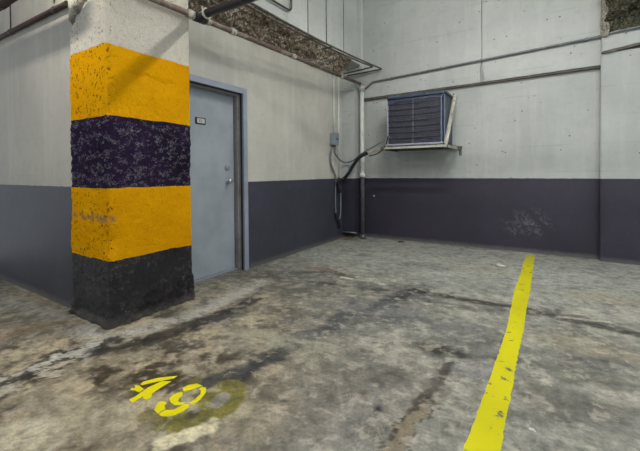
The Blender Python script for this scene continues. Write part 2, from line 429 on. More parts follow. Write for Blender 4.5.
# faded olive paint under and beside the bay number
OL = (112, 108, 36)
streak([(145, 416), (165, 412), (180, 398), (194, 382)], 0.045, (118, 112, 66), 0.75, 0.2, 0.5, 12)
streak([(165, 424), (188, 418), (212, 408), (232, 395)], 0.075, OL, 0.8, 0.5, 0.4, 12)
blot(222, 398, 0.125, 0.17, 0.35, (122, 117, 58), 0.92, 0.12, 8, 0.9, 1.0)
streak([(182, 430), (200, 421), (228, 408)], 0.06, (122, 117, 58), 0.9, 0.12, 0.3, 12)
blot(219, 401, 0.045, 0.07, 0.35, (146, 142, 132), 1.0, 0.25, 10, 0.9, 1.05)
blot(197, 397, 0.05, 0.06, 0.35, (122, 114, 62), 0.6, 0.4, 10)
streak([(160, 445), (178, 438), (200, 430), (212, 424)], 0.045, (212, 202, 166), 0.95, 0.4, 1.0, 14)
blot(193, 414, 0.03, 0.04, 0, (78, 76, 74), 0.8)
# dirt against the walls
blend(sstep(0.16, 0.0, (5.88-gy)+(D-0.5)*0.2)*0.6, (116, 112, 100))
blend(sstep(0.10, 0.0, (gx+3.06)+(D-0.5)*0.2)*0.5, (122, 118, 104))
blot(560, 262, 0.8, 0.12, 0, (150, 146, 140), 0.5)
blend(sstep(0.60, 0.72, fbm(gx+77, gy+3, 16, 3, 0.6))*0.35, (60, 58, 56))
blend(sstep(0.62, 0.74, fbm(gx+7, gy+63, 14, 3, 0.6))*0.35, (190, 184, 168))
hz = (fbm(gx, gy, 1.5)-0.5)*0.006
lum = colr.mean(-1, keepdims=True); lm = colr.mean(); colr = np.clip(lm*0.90+(colr-lm)*1.08, 0.015, 1); gr = colr.mean(-1, keepdims=True); colr = gr+(colr-gr)*0.82
verts = np.stack([gx, gy, hz*0], -1).reshape(-1, 3)
ii = np.arange(nx*ny).reshape(ny, nx)
quads = np.stack([ii[:-1, :-1], ii[:-1, 1:], ii[1:, 1:], ii[1:, :-1]], -1).reshape(-1, 4)
me = bpy.data.meshes.new('floor'); me.vertices.add(len(verts)); me.vertices.foreach_set('co', verts.ravel())
me.loops.add(quads.size); me.loops.foreach_set('vertex_index', quads.ravel())
me.polygons.add(len(quads)); me.polygons.foreach_set('loop_start', np.arange(0, quads.size, 4)); me.polygons.foreach_set('loop_total', np.full(len(quads), 4))
me.update(calc_edges=True)
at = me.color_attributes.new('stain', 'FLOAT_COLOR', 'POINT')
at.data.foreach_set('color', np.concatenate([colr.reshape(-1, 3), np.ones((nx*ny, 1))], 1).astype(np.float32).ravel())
k = NT('stained_concrete')
ca = k.n('ShaderNodeAttribute'); ca.attribute_name = 'stain'
n1 = k.noise(14, 8, 0.78, dist=0.2); n2 = k.noise(55, 6, 0.7); n3 = k.noise(5, 6, 0.7, dist=0.5)
c = k.mix(k.rng(n1, 0.3, 0.7), ca.outputs['Color'], (0, 0, 0)); 
g = k.math('MULTIPLY', k.rng(n1, 0.34, 0.66, 1.32, 0.66), k.rng(n2, 0.34, 0.66, 1.22, 0.78))
g = k.math('MULTIPLY', g, k.rng(n3, 0.35, 0.65, 1.08, 0.92))
cb = k.n('ShaderNodeCombineXYZ')
for i in range(3): k.L(g, cb.inputs[i])
vm = k.n('ShaderNodeVectorMath', operation='MULTIPLY'); k.L(ca.outputs['Color'], vm.inputs[0]); k.L(cb.outputs[0], vm.inputs[1])
pat = k.rng(k.noise(1.1, 4, 0.6), 0.42, 0.60, 0.15, 1.0); fk = k.noise(7, 9, 0.78, dist=0.35); fk2 = k.noise(17, 7, 0.75, k.scaled((0.5, 1.2, 1)), dist=0.3)
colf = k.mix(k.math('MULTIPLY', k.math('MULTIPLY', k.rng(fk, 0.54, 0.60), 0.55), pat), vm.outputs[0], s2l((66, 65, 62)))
colf = k.mix(k.math('MULTIPLY', k.math('MULTIPLY', k.rng(fk2, 0.56, 0.61), 0.6), pat), colf, s2l((56, 55, 54)))
colf = k.mix(k.math('MULTIPLY', k.rng(fk, 0.45, 0.39), 0.42), colf, s2l((182, 178, 160)))
k.bump(k.math('ADD', n1, k.math('MULTIPLY', n2, 0.5)), 0.45, 0.006)
m_floor = k.out(colf, k.rng(n3, 0.3, 0.7, 0.42, 0.7), spec=0.35)
me.materials.append(m_floor)
floor = bpy.data.objects.new('floor', me); COL.objects.link(floor); floor['kind'] = 'structure'

# ------------------------------------------------------------------ walls
XD, XB, YB, YU, YP, YF = -3.06, -2.78, 5.88, 5.80, 5.77, 1.43
DY0, DY1, DZ = 2.17, 3.10, 2.115          # clear door opening
CEIL = 4.8
bm = bmesh.new()
T = 0.3
box(bm, XD-T, XD, YF, DY0-0.05, 0, 3.2)
box(bm, XD-T, XD, DY1+0.05, 6.2, 0, 3.2)
box(bm, XD-T, XD, DY0-0.05, DY1+0.05, DZ+0.045, 3.2)
struct('wall_left', bm, m_left)
bm = bmesh.new(); box(bm, -6.4, XD-T, YF, YF+0.2, 0, CEIL); struct('wall_side', bm, m_far)
bm = bmesh.new(); box(bm, XD, 3.2, YB, YB+0.3, 0, 2.62)
struct('wall_back', bm, m_back)

# upper back wall standing proud of the lower one, with a formwork joint and the slightly rising lower edge
def prism(bm, prof, lo, hi, axis):
    """closed outline prof [(a,b)] extruded along axis"""
    def P(t, a, b): return {0: (t, a, b), 1: (a, t, b), 2: (a, b, t)}[axis]
    A_ = [bm.verts.new(P(lo, a, b)) for a, b in prof]; B_ = [bm.verts.new(P(hi, a, b)) for a, b in prof]
    n = len(prof)
    for i in range(n): bm.faces.new((A_[i], A_[(i+1) % n], B_[(i+1) % n], B_[i]))
    bm.faces.new(A_[::-1]); bm.faces.new(B_)
    bmesh.ops.recalc_face_normals(bm, faces=bm.faces)
bm = bmesh.new()
jx = -0.80
prism(bm, [(XD, 2.485), (jx-0.010, 2.505), (jx-0.010, CEIL), (XD, CEIL)], YU, YU+0.3, 1)
prism(bm, [(jx+0.010, 2.505), (0.60, 2.525), (0.60, CEIL), (jx+0.010, CEIL)], YU, YU+0.3, 1)
box(bm, jx-0.02, jx+0.02, YU+0.04, YU+0.2, 2.74, CEIL); box(bm, jx-0.02, jx+0.02, YU, YU+0.1, 2.506, 2.76)
struct('wall_back_upper', bm, m_back)

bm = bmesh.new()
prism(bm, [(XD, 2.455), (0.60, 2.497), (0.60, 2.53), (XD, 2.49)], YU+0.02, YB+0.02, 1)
struct('trim_7', bm, m_ledge_shade_dirt)  # added strip that widens the shadow line under the ledge, dirt-brown
bm = bmesh.new()
prism(bm, [(0.61, 2.645), (3.2, 2.96), (3.2, 2.99), (0.61, 2.675)], YP-0.04, YP+0.02, 1)
struct('trim_8', bm, m_ledge_shade_dirt)  # matching added strip, darkens the underside of the pilaster ledge
# pilaster at the right, lower face and the set-forward upper face with its own ledge
bm = bmesh.new()
box(bm, 0.60, 3.2, YP, YP+0.4, 0, 2.66)
prism(bm, [(0.60, 2.670), (3.2, 2.985), (3.2, 3.25), (0.60, 2.85)], YP-0.055, YP+0.3, 1)
bmesh.ops.bevel(bm, geom=[e for e in bm.edges if abs(e.verts[0].co.x-0.6) < 1e-4 and abs(e.verts[1].co.x-0.6) < 1e-4 and abs(e.verts[0].co.y-e.verts[1].co.y) < 1e-4], offset=0.012, segments=2, affect='EDGES')
struct('wall_right', bm, m_back)

def sheet(name, P00, P10, P01, P11, nu, nv, amp, sc, mat, push, seed=0, grad=None, o_struct=True, edge=0.3):
    """bilinear sheet with rocky relief; push = direction of the relief"""
    bm = bmesh.new(); P00, P10, P01, P11, push = map(Vector, (P00, P10, P01, P11, push))
    g = []
    for j in range(nv+1):
        row = []
        for i in range(nu+1):
            u, v = i/nu, j/nv
            p = (P00*(1-u)+P10*u)*(1-v)+(P01*(1-u)+P11*u)*v
            q = (p+Vector((seed, 0, 0)))*sc
            h = mn.fractal(q, 0.9, 2.1, 5)*1.0 + abs(mn.noise(q*2.3))*0.5
            e = min(1, edge+min(v, 1-v)*5)
            row.append(bm.verts.new(p+push*(amp*h*e)+Vector((mn.noise(q*3), mn.noise(q*3+Vector((5, 5, 5))), mn.noise(q*3+Vector((9, 1, 5)))))*amp*0.35*e))
        g.append(row)
    for a, b in zip(g, g[1:]):
        for i in range(nu): bm.faces.new((a[i], a[i+1], b[i+1], b[i]))
    return bm
# solid beam / upper left wall over the recess; its broken underside
bm = bmesh.new()
prism(bm, [(XB, 3.07), (XB, CEIL), (XB-0.7, CEIL), (XB-0.7, 3.16), (XD-0.02, 3.02)], 1.42, 5.98, 1)
bmesh.ops.recalc_face_normals(bm, faces=bm.faces)
struct('wall_left_upper', bm, m_beam)
bm = sheet('s', (XD-0.03, 2.05, 2.80), (XD-0.03, 5.42, 2.80), (XB+0.015, 2.05, 3.055), (XB+0.015, 5.42, 3.07), 300, 30, 0.055, 7, m_rough, (0.45, 0, -0.85))
struct('trim_1', bm, m_rough, smooth=False)
# vertical joints of the upper wall
for n_, px in ((2, 326), (3, 343.5)):
    y = on(px, 20, 0, XB)[1]
    bm = bmesh.new(); box(bm, XB-0.01, XB+0.004, y-0.008, y+0.008, 3.08, CEIL)
    struct('trim_%d' % n_, bm, m_cond2)
# corner cover strip above
bm = bmesh.new(); box(bm, XB-0.02, XB+0.045, YU-0.05, YU, 2.99, CEIL, 0.006)
struct('trim_4', bm, m_beam)

# short projecting block in the corner behind the downpipe
bm = bmesh.new(); box(bm, XD, XB-0.03, 5.56, YB, 0.11, 2.60); box(bm, XD, XB-0.03, 5.52, YB, 2.60, 2.76)
box(bm, XD, XB-0.03, 5.70, YB, 0, 0.11)
struct('wall_corner', bm, m_back)

# broken beam at the upper right: shaded mossy underside with a chipped pale edge
bm = bmesh.new()
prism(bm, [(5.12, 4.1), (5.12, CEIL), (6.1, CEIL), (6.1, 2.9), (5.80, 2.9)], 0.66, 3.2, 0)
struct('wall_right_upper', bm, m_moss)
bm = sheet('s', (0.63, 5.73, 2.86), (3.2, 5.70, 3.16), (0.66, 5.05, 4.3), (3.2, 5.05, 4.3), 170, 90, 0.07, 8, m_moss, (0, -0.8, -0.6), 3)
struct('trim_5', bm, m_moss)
bm = bmesh.new()
pts = []
N = 46
g = []
for j in range(N+1):
    t = j/N; z = 2.84+t*1.3
    xr = 0.655+0.05*t+0.035*mn.noise(Vector((0, 0, z*7)))+0.03*t
    row = []
    for i in range(7):
        s = i/6
        x = 0.598*(1-s)+xr*s; y = YP-0.035-0.06*math.sin(s*math.pi*0.6) + 0.0
        q = Vector((x, y, z))*16
        row.append(bm.verts.new((x+0.012*mn.noise(q), y+0.03*mn.noise(q*1.3), z)))
    row.append(bm.verts.new((xr+0.01, YP+0.05, z)))
    row.insert(0, bm.verts.new((0.598, YP+0.10, z)))
    g.append(row)
for a, b in zip(g, g[1:]):
    for i in range(len(a)-1): bm.faces.new((a[i], a[i+1], b[i+1], b[i]))
struct('trim_6', bm, m_chip)

bm = bmesh.new(); box(bm, -6.4, 3.2, -1.4, 6.2, CEIL, CEIL+0.2)
struct('ceiling', bm, m_beam)

# ------------------------------------------------------------------ painted pillar
def pillar_mat():
    k = NT('banded_pillar_paint'); X, Y, Z = k.xyz()
    n = k.noise(5, 3); nb = k.noise(30, 8, 0.85, dist=0.8); nf = k.noise(70, 5, 0.75); n1 = k.noise(2.2, 4)
    z = k.math('ADD', Z, k.math('MULTIPLY', k.math('SUBTRACT', n, 0.5), 0.03))
    z = k.math('ADD', z, k.math('MULTIPLY', k.math('SUBTRACT', nf, 0.5), 0.012))
    yel = k.mix(k.rng(n1, 0.3, 0.7), s2l((250, 182, 18)), s2l((238, 166, 12)))
    yel = k.mix(k.math('MULTIPLY', k.rng(nb, 0.60, 0.72), 0.5), yel, s2l((150, 92, 14)))
    front = k.rng(Y, 1.44, 1.47, 1, 0)
    chips = k.math('MULTIPLY', k.rng(k.noise(34, 5, 0.7, dist=0.5), 0.57, 0.62), k.math('ADD', 0.15, k.math('MULTIPLY', front, 0.8)))
    yel = k.mix(chips, yel, s2l((92, 58, 22)))
    # scraped grey line on the lower yellow band
    sc = k.math('ABSOLUTE', k.math('SUBTRACT', z, 0.83))
    sc = k.math('MULTIPLY', k.rng(sc, 0.0, 0.045, 1, 0), k.rng(k.noise(18, 6, 0.7), 0.42, 0.55))
    sc = k.math('MULTIPLY', sc, front)
    yel = k.mix(k.math('MULTIPLY', sc, 0.9), yel, s2l((140, 118, 96)))
    vio = k.mix(k.rng(n1, 0.35, 0.65), s2l((66, 52, 84)), s2l((48, 41, 60)))
    sq = k.rng(k.math('ABSOLUTE', k.math('SUBTRACT', k.noise(17, 4, 0.6, dist=1.5), 0.5)), 0.006, 0.020, 1, 0)
    sq2 = k.rng(k.math('ABSOLUTE', k.math('SUBTRACT', k.noise(31, 3, 0.6, dist=1.0), 0.5)), 0.010, 0.03, 1, 0)
    pk = k.rng(k.noise(13, 6, 0.8, k.scaled((1, 1, 1.6))), 0.515, 0.55); sq = k.math('MULTIPLY', k.math('MAXIMUM', sq, k.math('MULTIPLY', sq2, 0.6)), pk)
    fl_ = sq
    vio = k.mix(k.math('MULTIPLY', fl_, 0.95), vio, s2l((190, 188, 196)))
    blk = k.mix(k.rng(n1, 0.35, 0.65), s2l((44, 42, 46)), s2l((30, 28, 34)))
    blk = k.mix(k.math('MULTIPLY', k.math('MULTIPLY', sq, k.rng(k.noise(5, 3), 0.45, 0.55)), 0.75), blk, s2l((140, 136, 130)))
    wht = k.mix(k.rng(nb, 0.3, 0.7), s2l((236, 232, 220)), s2l((212, 206, 190)))
    pit = k.math('MULTIPLY', k.rng(k.noise(48, 4, 0.6), 0.60, 0.66), k.math('ADD', 0.25, k.math('MULTIPLY', front, 0.6)))
    wht = k.mix(pit, wht, s2l((84, 72, 58)))
    c = k.mix(k.math('GREATER_THAN', z, 0.507), blk, yel)
    c = k.mix(k.math('GREATER_THAN', z, 1.062), c, vio)
    c = k.mix(k.math('GREATER_THAN', z, 1.615), c, yel)
    c = k.mix(k.math('GREATER_THAN', z, 2.158), c, wht)
    dust = k.math('MULTIPLY', k.rng(k.math('ADD', Z, k.math('MULTIPLY', nb, 0.12)), 0.07, 0.14, 1, 0), 0.45)
    c = k.mix(dust, c, s2l((120, 116, 108)))
    zc = k.math('ADD', 2.40+3.395*0.55, k.math('MULTIPLY', X, 0.55))
    ch = k.math('ABSOLUTE', k.math('SUBTRACT', k.math('ADD', Z, k.math('MULTIPLY', k.math('SUBTRACT', nb, 0.5), 0.2)), zc))
    ch = k.math('MULTIPLY', k.math('MULTIPLY', k.rng(ch, 0.02, 0.05, 1, 0), front), k.math('LESS_THAN', X, -2.83))
    c = k.mix(k.math('MULTIPLY', ch, 0.8), c, s2l((96, 84, 72)))
    dark = k.math('MULTIPLY', k.math('GREATER_THAN', z, 1.062), k.math('LESS_THAN', z, 1.615))
    k.bump(k.math('ADD', k.math('MULTIPLY', nb, k.math('ADD', 0.6, k.math('MULTIPLY', dark, 1.3))), k.math('MULTIPLY', nf, 0.4)), 1.0, 0.035)
    return k.out(c, k.math('SUBTRACT', 0.58, k.math('MULTIPLY', k.math('LESS_THAN', z, 0.507), 0.15)), spec=k.math('MULTIPLY', k.math('LESS_THAN', z, 0.507), 0.35))
m_pillar = pillar_mat()
PX0, PX1, PY0, PY1 = -3.395, XB, 1.40, 2.155
def pillar():
    bm = bmesh.new(); st = 0.012; rows = []
    R = 0.015
    path = []
    def addseg(a, b, n):
        n_ = max(1, int((Vector(b)-Vector(a)).length/st))
        for i in range(n_): path.append((Vector(a).lerp(Vector(b), i/n_), Vector(n)))
    addseg((PX0, PY1), (PX0, PY0+R), (-1, 0)); addseg((PX0, PY0+R), (PX0+R, PY0), (-0.7, -0.7))
    addseg((PX0+R, PY0), (PX1-R, PY0), (0, -1)); addseg((PX1-R, PY0), (PX1, PY0+R), (0.7, -0.7))
    addseg((PX1, PY0+R), (PX1, PY1-R), (1, 0)); addseg((PX1, PY1-R), (PX1-R, PY1), (0.7, 0.7))
    addseg((PX1-R, PY1), (PX0, PY1), (0, 1))
    zs = np.arange(0, 3.9+1e-6, 0.012)
    for z in zs:
        row = []
        for p, n in path:
            q = Vector((p.x, p.y, z))
            onf = n.y < -0.5; onr = n.x > 0.5
            a = 0.003 if z > 0.5 else 0.0035
            if 1.06 < z < 1.615: a = 0.010
            h = a*mn.fractal(q*22, 0.7, 2.1, 4) + a*0.8*mn.noise(q*4) - 0.002
            if onf: h += 0.008*mn.noise(q*18)*0.6
            # bulges on the left of the front face
            if p.x < PX0+0.10 and n.y < 0.2:
                w = 1-(p.x-PX0)/0.10 if n.x > -0.5 else 1
                h += w*(0.012*math.exp(-((z-1.9)/0.22)**2)+0.018*math.exp(-((z-0.62)/0.20)**2)) if n.x < -0.3 else 0
            # dent in the corner of the lower yellow band
            dc = math.hypot((p-Vector((PX1, PY0))).length, (z-0.66)*0.8)
            if dc < 0.10: h -= 0.028*(1-dc/0.10)
            # cement skirt with ragged upper edge round the base
            if onr: top = 0.05+0.20*max(0, min(1, (p.y-1.45)/0.25))+0.05*mn.noise(Vector((p.y*9, 0, 3)))
            else: top = 0.05+0.03*mn.noise(Vector((p.x*12, 0, 1)))
            if z < top: h += (0.022+0.020*mn.noise(q*22)+0.008*abs(mn.noise(q*45)))*min(1, (top-z)/0.013)
            # lumps where the base meets the slab
            for (lx, ly, lz, lr, la) in ((PX0+0.05, PY0, 0.07, 0.06, 0.03), (PX1, PY0, 0.05, 0.07, 0.025)):
                d = math.sqrt((p.x-lx)**2+(p.y-ly)**2+(z-lz)**2)
                if d < lr: h += la*(1-(d/lr)**2)
            # crack in the upper yellow band
            if onr:
                zc = 1.975-0.02*(p.y-1.6)+0.05*mn.noise(Vector((p.y*13, 2, 2)))
                if 1.62 < p.y < 2.0 and abs(z-zc) < 0.007+0.006*mn.noise(Vector((p.y*22, 7, z))): h -= 0.012
                # cable chase and hacked hollow near the top
            if onf and z > 2.30:
                zc = 2.40+(p.x-PX0)*0.55+0.03*mn.noise(Vector((p.x*14, 1, 1)))
                dz = abs(z-zc)
                if dz < 0.055: h -= 0.06*(1-dz/0.055)*(0.7+0.6*mn.noise(q*20))
                elif z > zc: h += 0.012*mn.noise(q*14)+0.01
            row.append(bm.verts.new((p.x+n.x*h+(PX1-p.x)/(PX1-PX0)*0.017*z, p.y+n.y*h, z)))
        rows.append(row)
    m = len(path)
    for a, b in zip(rows, rows[1:]):
        for i in range(m): bm.faces.new((a[i], a[(i+1) % m], b[(i+1) % m], b[i]))
    bm.faces.new(rows[-1]); bm.faces.new(rows[0][::-1])
    bmesh.ops.recalc_face_normals(bm, faces=bm.faces)
    return bm
o = new_obj('concrete_pillar', pillar(), m_pillar, smooth=True)
tag(based(o), 'square concrete pillar with yellow and black painted bands beside the grey door', 'pillar')

# ------------------------------------------------------------------ door
d = empty('door_1', (XD-0.14, (DY0+DY1)/2, 0)); d['kind'] = 'structure'
XL = -3.20
bm = bmesh.new()
fw, pr_ = 0.078, 0.022
# casing face, with returned edge, mitred by overlap of one U shaped outline
def U(bm, ya, yb, zt, w, x0, x1):
    prof = [(ya-w, 0), (ya, 0), (ya, zt), (yb, zt), (yb, 0), (yb+w, 0), (yb+w, zt+w), (ya-w, zt+w)]
    A_ = [bm.verts.new((x0, y, z)) for y, z in prof]; B_ = [bm.verts.new((x1, y, z)) for y, z in prof]
    n = 8
    for i in range(n): bm.faces.new((A_[i], A_[(i+1) % n], B_[(i+1) % n], B_[i]))
    for V in (A_, B_):
        for q in ((0, 1, 2, 7), (2, 3, 6, 7), (3, 4, 5, 6)): bm.faces.new([V[i] for i in q])
    bmesh.ops.recalc_face_normals(bm, faces=bm.faces)
U(bm, DY0, DY1, DZ, 0.065, XD-0.02, XD+pr_)
fr = kid('door_frame', bm, m_frame, d)
bm = bmesh.new(); U(bm, DY0+0.006, DY1-0.006, DZ-0.006, 0.016, XD-0.03, XD-0.004)
kid('door_seal', bm, m_seal, fr)
bm = bmesh.new(); U(bm, DY0, DY1, DZ, 0.045, XL-0.03, XD-0.02)
U(bm, DY0+0.014, DY1-0.014, DZ-0.02, 0.02, XL+0.045, XL+0.075)
kid('door_jamb', bm, m_jamb, d)
bm = bmesh.new(); box(bm, XL-0.045, XL, DY0+0.006, DY1-0.008, 0.016, DZ-0.002, 0.001)
leaf = kid('door_leaf', bm, m_door, d)
bm = bmesh.new(); box(bm, XL-0.05, XL+0.05, DY0, DY1, 0, 0.014, 0.004)
kid('threshold', bm, m_rim, d)
bm = bmesh.new(); lathe(bm, (XL, 2.985, 1.078), (1, 0, 0), [(0, 0.034), (0.006, 0.034), (0.010, 0.022), (0.03, 0.013), (0.038, 0.018), (0.048, 0.028), (0.060, 0.029), (0.068, 0.022), (0.071, 0.0)])
kid('door_knob', bm, m_chrome, leaf)
bm = bmesh.new(); lathe(bm, (XL, 2.975, 1.232), (1, 0, 0), [(0, 0.030), (0.008, 0.030), (0.016, 0.024), (0.024, 0.022), (0.025, 0.0)])
box(bm, XL+0.024, XL+0.034, 2.971, 2.979, 1.218, 1.246, 0.002)
kid('deadbolt', bm, m_chrome, leaf)
bm = bmesh.new(); box(bm, XL, XL+0.008, 2.532, 2.668, 1.710, 1.782, 0.002)
pl = kid('sign_plate', bm, m_black, leaf)
# bevelled pale face and the small marks on it
bm = bmesh.new(); box(bm, XL+0.0082, XL+0.010, 2.553, 2.652, 1.722, 1.772); 
pf = kid('sign_face', bm, m_white, leaf)
bm = bmesh.new()
def letter(bm, y, z, s, segs, x):
    for (a, b, c_, d_) in segs: obox(bm, (x, y+a*s, z+b*s), (x, y+c_*s, z+d_*s), 0.0012, 0.0042, up=Vector((0, 0, 1)) if abs(d_-b) < abs(c_-a) else Vector((0, 1, 0)))
letter(bm, 2.583, 1.735, 0.024, [(0, 0, 0, 1), (0, 1, .6, 1), (0, .5, .5, .5), (0, 0, .6, 0)], XL+0.0105)
letter(bm, 2.607, 1.735, 0.024, [(0, 0, 0, 1), (0, 0, .6, 0)], XL+0.0105)
kid('sign_marks', bm, m_black, leaf)

# ------------------------------------------------------------------ pipes
def pipe(name, pts, r, mat, label, cat='pipe', group=None, fil=0.06, couplings=None, cmat=None, cpart='coupling', n=14):
    base = Vector(min(pts, key=lambda p: p[2]))
    if couplings is None:
        bm = bmesh.new(); tube(bm, fillet(pts, fil), r, n)
        o = based(new_obj(name, bm, mat)); tag(o, label, cat, group); return o
    e = empty(name, base); tag(e, label, cat, group)
    bm = bmesh.new(); tube(bm, fillet(pts, fil), r, n); kid('tube', bm, mat, e)
    for (a, b, rr) in couplings:
        bm = bmesh.new(); tube(bm, [a, b], rr, n); kid(cpart, bm, cmat or mat, e)
    return e
# rusty pipe along the recess, passing over the pillar face
def lz(y): return 2.60+(y-1.7)*0.0265
XPp = -2.715
P_ = lambda y: (XPp, y, lz(y))
e = pipe('sprinkler_pipe', [P_(0.6), P_(5.60)], 0.027, m_rust,
     'rusty brown pipe running under the broken beam from the pillar to the corner', fil=0.05,
     couplings=[(P_(2.08), P_(2.145), 0.040), (P_(2.29), P_(2.33), 0.036), (P_(2.60), P_(2.66), 0.035), (P_(3.62), P_(3.70), 0.034), (P_(4.9), P_(4.97), 0.034)], cmat=m_coup)
# hangers of that pipe
for y in (3.3, 4.7):
    bm = bmesh.new(); c0 = Vector(P_(y))
    tube(bm, [c0+Vector((0, 0, 0.03)), Vector((c0.x-0.03, y, 3.02))], 0.005, 8)
    kid('hanger', bm, m_cond, e)
# big black branch pipe to the right
bz = lz(2.2)+0.012
e = empty('branch_pipe', (XPp, 2.205, bz)); tag(e, 'thick black iron pipe branching off to the upper right beside the pillar', 'pipe')
bm = bmesh.new(); tube(bm, [(XPp+0.09, 2.205, bz), (1.5, 2.205, bz-0.02)], 0.037, 20); kid('tube', bm, m_iron, e)
bm = bmesh.new(); tube(bm, [(XPp-0.0, 2.205, bz), (XPp+0.02, 2.205, bz), (XPp+0.10, 2.205, bz)], 0.046, 20)
tube(bm, [(XPp, 2.15, bz-0.01), (XPp, 2.27, bz-0.008)], 0.046, 20); kid('tee_fitting', bm, m_iron, e)
bm = bmesh.new(); tube(bm, [(XPp+0.10, 2.205, bz), (XPp+0.118, 2.205, bz)], 0.049, 20)
tube(bm, [(XPp+0.055, 2.205, bz+0.045), (XPp+0.05, 2.205, bz+0.075)], 0.012, 10); kid('coupling', bm, m_coup, e)

# twin dark conduits hung in front of the upper wall; they turn left along the back wall
def cz(y): return 2.785 + 0.155*max(0, (y-3.0)/2.8)**1.6 if y > 3 else 2.785
X1, X2 = -2.36, -2.46
def cpts(X, yend, dz): return [(X, 0.0, 2.785+dz)]+[(X, y, cz(y)+dz) for y in (1.5, 3.0, 3.8, 4.6, 5.2)]+[(X, yend, cz(5.72)+dz)]
e1 = pipe('electrical_conduit', cpts(X1, 5.74, 0.0)+[(-3.04, 5.74, cz(5.72)-0.012)], 0.0125, m_cond,
     'outer one of the two dark conduits hung below the upper left wall', 'conduit', 'twin overhead conduits', 0.05)
e2 = pipe('electrical_conduit', cpts(X2, 5.60, 0.022)+[(-3.04, 5.60, cz(5.6)-0.0)], 0.0115, m_cond,
     'inner one of the two dark conduits, nearer the broken beam', 'conduit', 'twin overhead conduits', 0.05)
for i, (px, yy, lab) in enumerate(((308, 3.75, 'thin hanger rod dropping to the twin conduits, nearer the pillar'), (326.5, 4.45, 'thin hanger rod dropping to the twin conduits, nearer the corner'))):
    yy = on(px, 25, 0, -2.41).y
    t = empty('hanger_rod', (-2.41, yy, cz(yy)-0.03)); tag(t, lab, 'hanger')
    bm = bmesh.new(); tube(bm, [(-2.41, yy, cz(yy)-0.02), (-2.41, yy, CEIL)], 0.006, 8); kid('rod', bm, m_cond2, t)
    bm = bmesh.new(); box(bm, -2.49, -2.33, yy-0.02, yy+0.02, cz(yy)-0.030, cz(yy)-0.018, 0.002); kid('clamp_bar', bm, m_cond, t)
# looped conduit at the very top
zt = [on(262, -6, 0, -2.74), on(289.5, 9.5, 0, -2.74), on(293.5, 8, 0, -2.74)]
bm = bmesh.new()
pipe('looped_conduit', [(-2.74, 1.6, zt[0].z), (-2.74, zt[0].y, zt[0].z), (-2.74, zt[1].y+0.04, zt[1].z-0.01), (-2.74, zt[1].y+0.05, CEIL)], 0.013, m_cond,
     'thin dark conduit on the upper left wall that bends up at the top edge', 'conduit', fil=0.07)
# conduit across the back wall
def bc(x): return 2.745+(x+2.574)*0.041
e = pipe('wall_conduit', [(-2.93, YU-0.035, 2.80), (-2.86, YU-0.035, 2.78), (-2.72, YU-0.035, 2.650), (-2.68, YU-0.035, 2.650), (-2.55, YU-0.035, bc(-2.55)), (0.55, YU-0.035, bc(0.55)), (0.75, YP-0.09, bc(0.75)), (3.1, YP-0.09, bc(3.1))], 0.016, m_cond2,
     'long grey conduit crossing the back wall above the air conditioner', 'conduit', fil=0.03,
     couplings=[((-1.62, YU-0.035, bc(-1.62)), (-1.57, YU-0.035, bc(-1.57)), 0.019), ((-0.15, YU-0.035, bc(-0.15)), (-0.11, YU-0.035, bc(-0.11)), 0.018)])
for x in (-2.2, -0.8, 0.45):
    bm = bmesh.new(); box(bm, x-0.015, x+0.015, YU-0.052, YU, bc(x)-0.02, bc(x)+0.02, 0.003); kid('pipe_strap', bm, m_cond2, e)
# downpipe in the corner
q = on(362.3, 150, 1, 5.66)
DXp = q.x
e = empty('downpipe', (DXp, 5.66, 0)); tag(e, 'vertical pipe in the far corner, pale above and dark below', 'pipe')
bm = bmesh.new(); tube(bm, [(DXp, 5.66, 0.03), (DXp, 5.66, 2.62)], 0.036, 18); kid('tube', bm, m_down, e)
bm = bmesh.new(); tube(bm, [(DXp, 5.66, 1.09), (DXp, 5.66, 1.15)], 0.05, 18); kid('collar', bm, m_down, e)
bm = bmesh.new(); tube(bm, [(DXp, 5.66, 0), (DXp, 5.66, 0.08)], 0.054, 18); kid('foot', bm, m_down, e)
bm = bmesh.new(); tube(bm, [(DXp, 5.66, 2.58), (DXp, 5.66, 2.68)], 0.052, 18); kid('elbow', bm, m_coup, e)
# thin skirting pipe across the little corner recess
pipe('skirting_pipe', [(XD+0.01, 5.52, 0.115), (DXp-0.05, 5.52, 0.115)], 0.013, m_cond2, 'short thin pipe low across the far corner above the rubble', 'pipe')
# white conduits above the switch box
for px, lab in ((334.0, 'pale conduit rising from the grey switch box'), (338.6, 'pale conduit rising in the corner just right of the switch box')):
    yy = on(px, 110, 0, XD+0.02).y
    pipe('riser_conduit', [(XD+0.018, yy, 1.80 if px < 336 else 1.06), (XD+0.018, yy, 2.86)], 0.016, m_down, lab, 'conduit', 'pale riser conduits')

# ------------------------------------------------------------------ switch box and hoses
e = empty('switch_box', (XD+0.05, 5.23, 1.63)); tag(e, 'small grey electrical switch box on the left wall near the corner', 'electrical box')
bm = bmesh.new(); box(bm, XD, XD+0.075, 5.135, 5.30, 1.635, 1.83, 0.008); kid('enclosure', bm, m_plast, e)
bm = bmesh.new(); box(bm, XD+0.075, XD+0.09, 5.128, 5.307, 1.628, 1.837, 0.006); cov = kid('cover', bm, m_plast, e)
bm = bmesh.new(); box(bm, XD+0.09, XD+0.092, 5.20, 5.285, 1.715, 1.745); kid('sticker', bm, m_label, cov)
bm = bmesh.new(); box(bm, XD+0.02, XD+0.06, 5.307, 5.325, 1.70, 1.78, 0.004); kid('lever', bm, m_cond, e)
for y in (5.17, 5.24):
    bm = bmesh.new(); tube(bm, [(XD+0.045, y, 1.60), (XD+0.045, y, 1.64)], 0.017, 12); kid('gland', bm, m_cond, e)

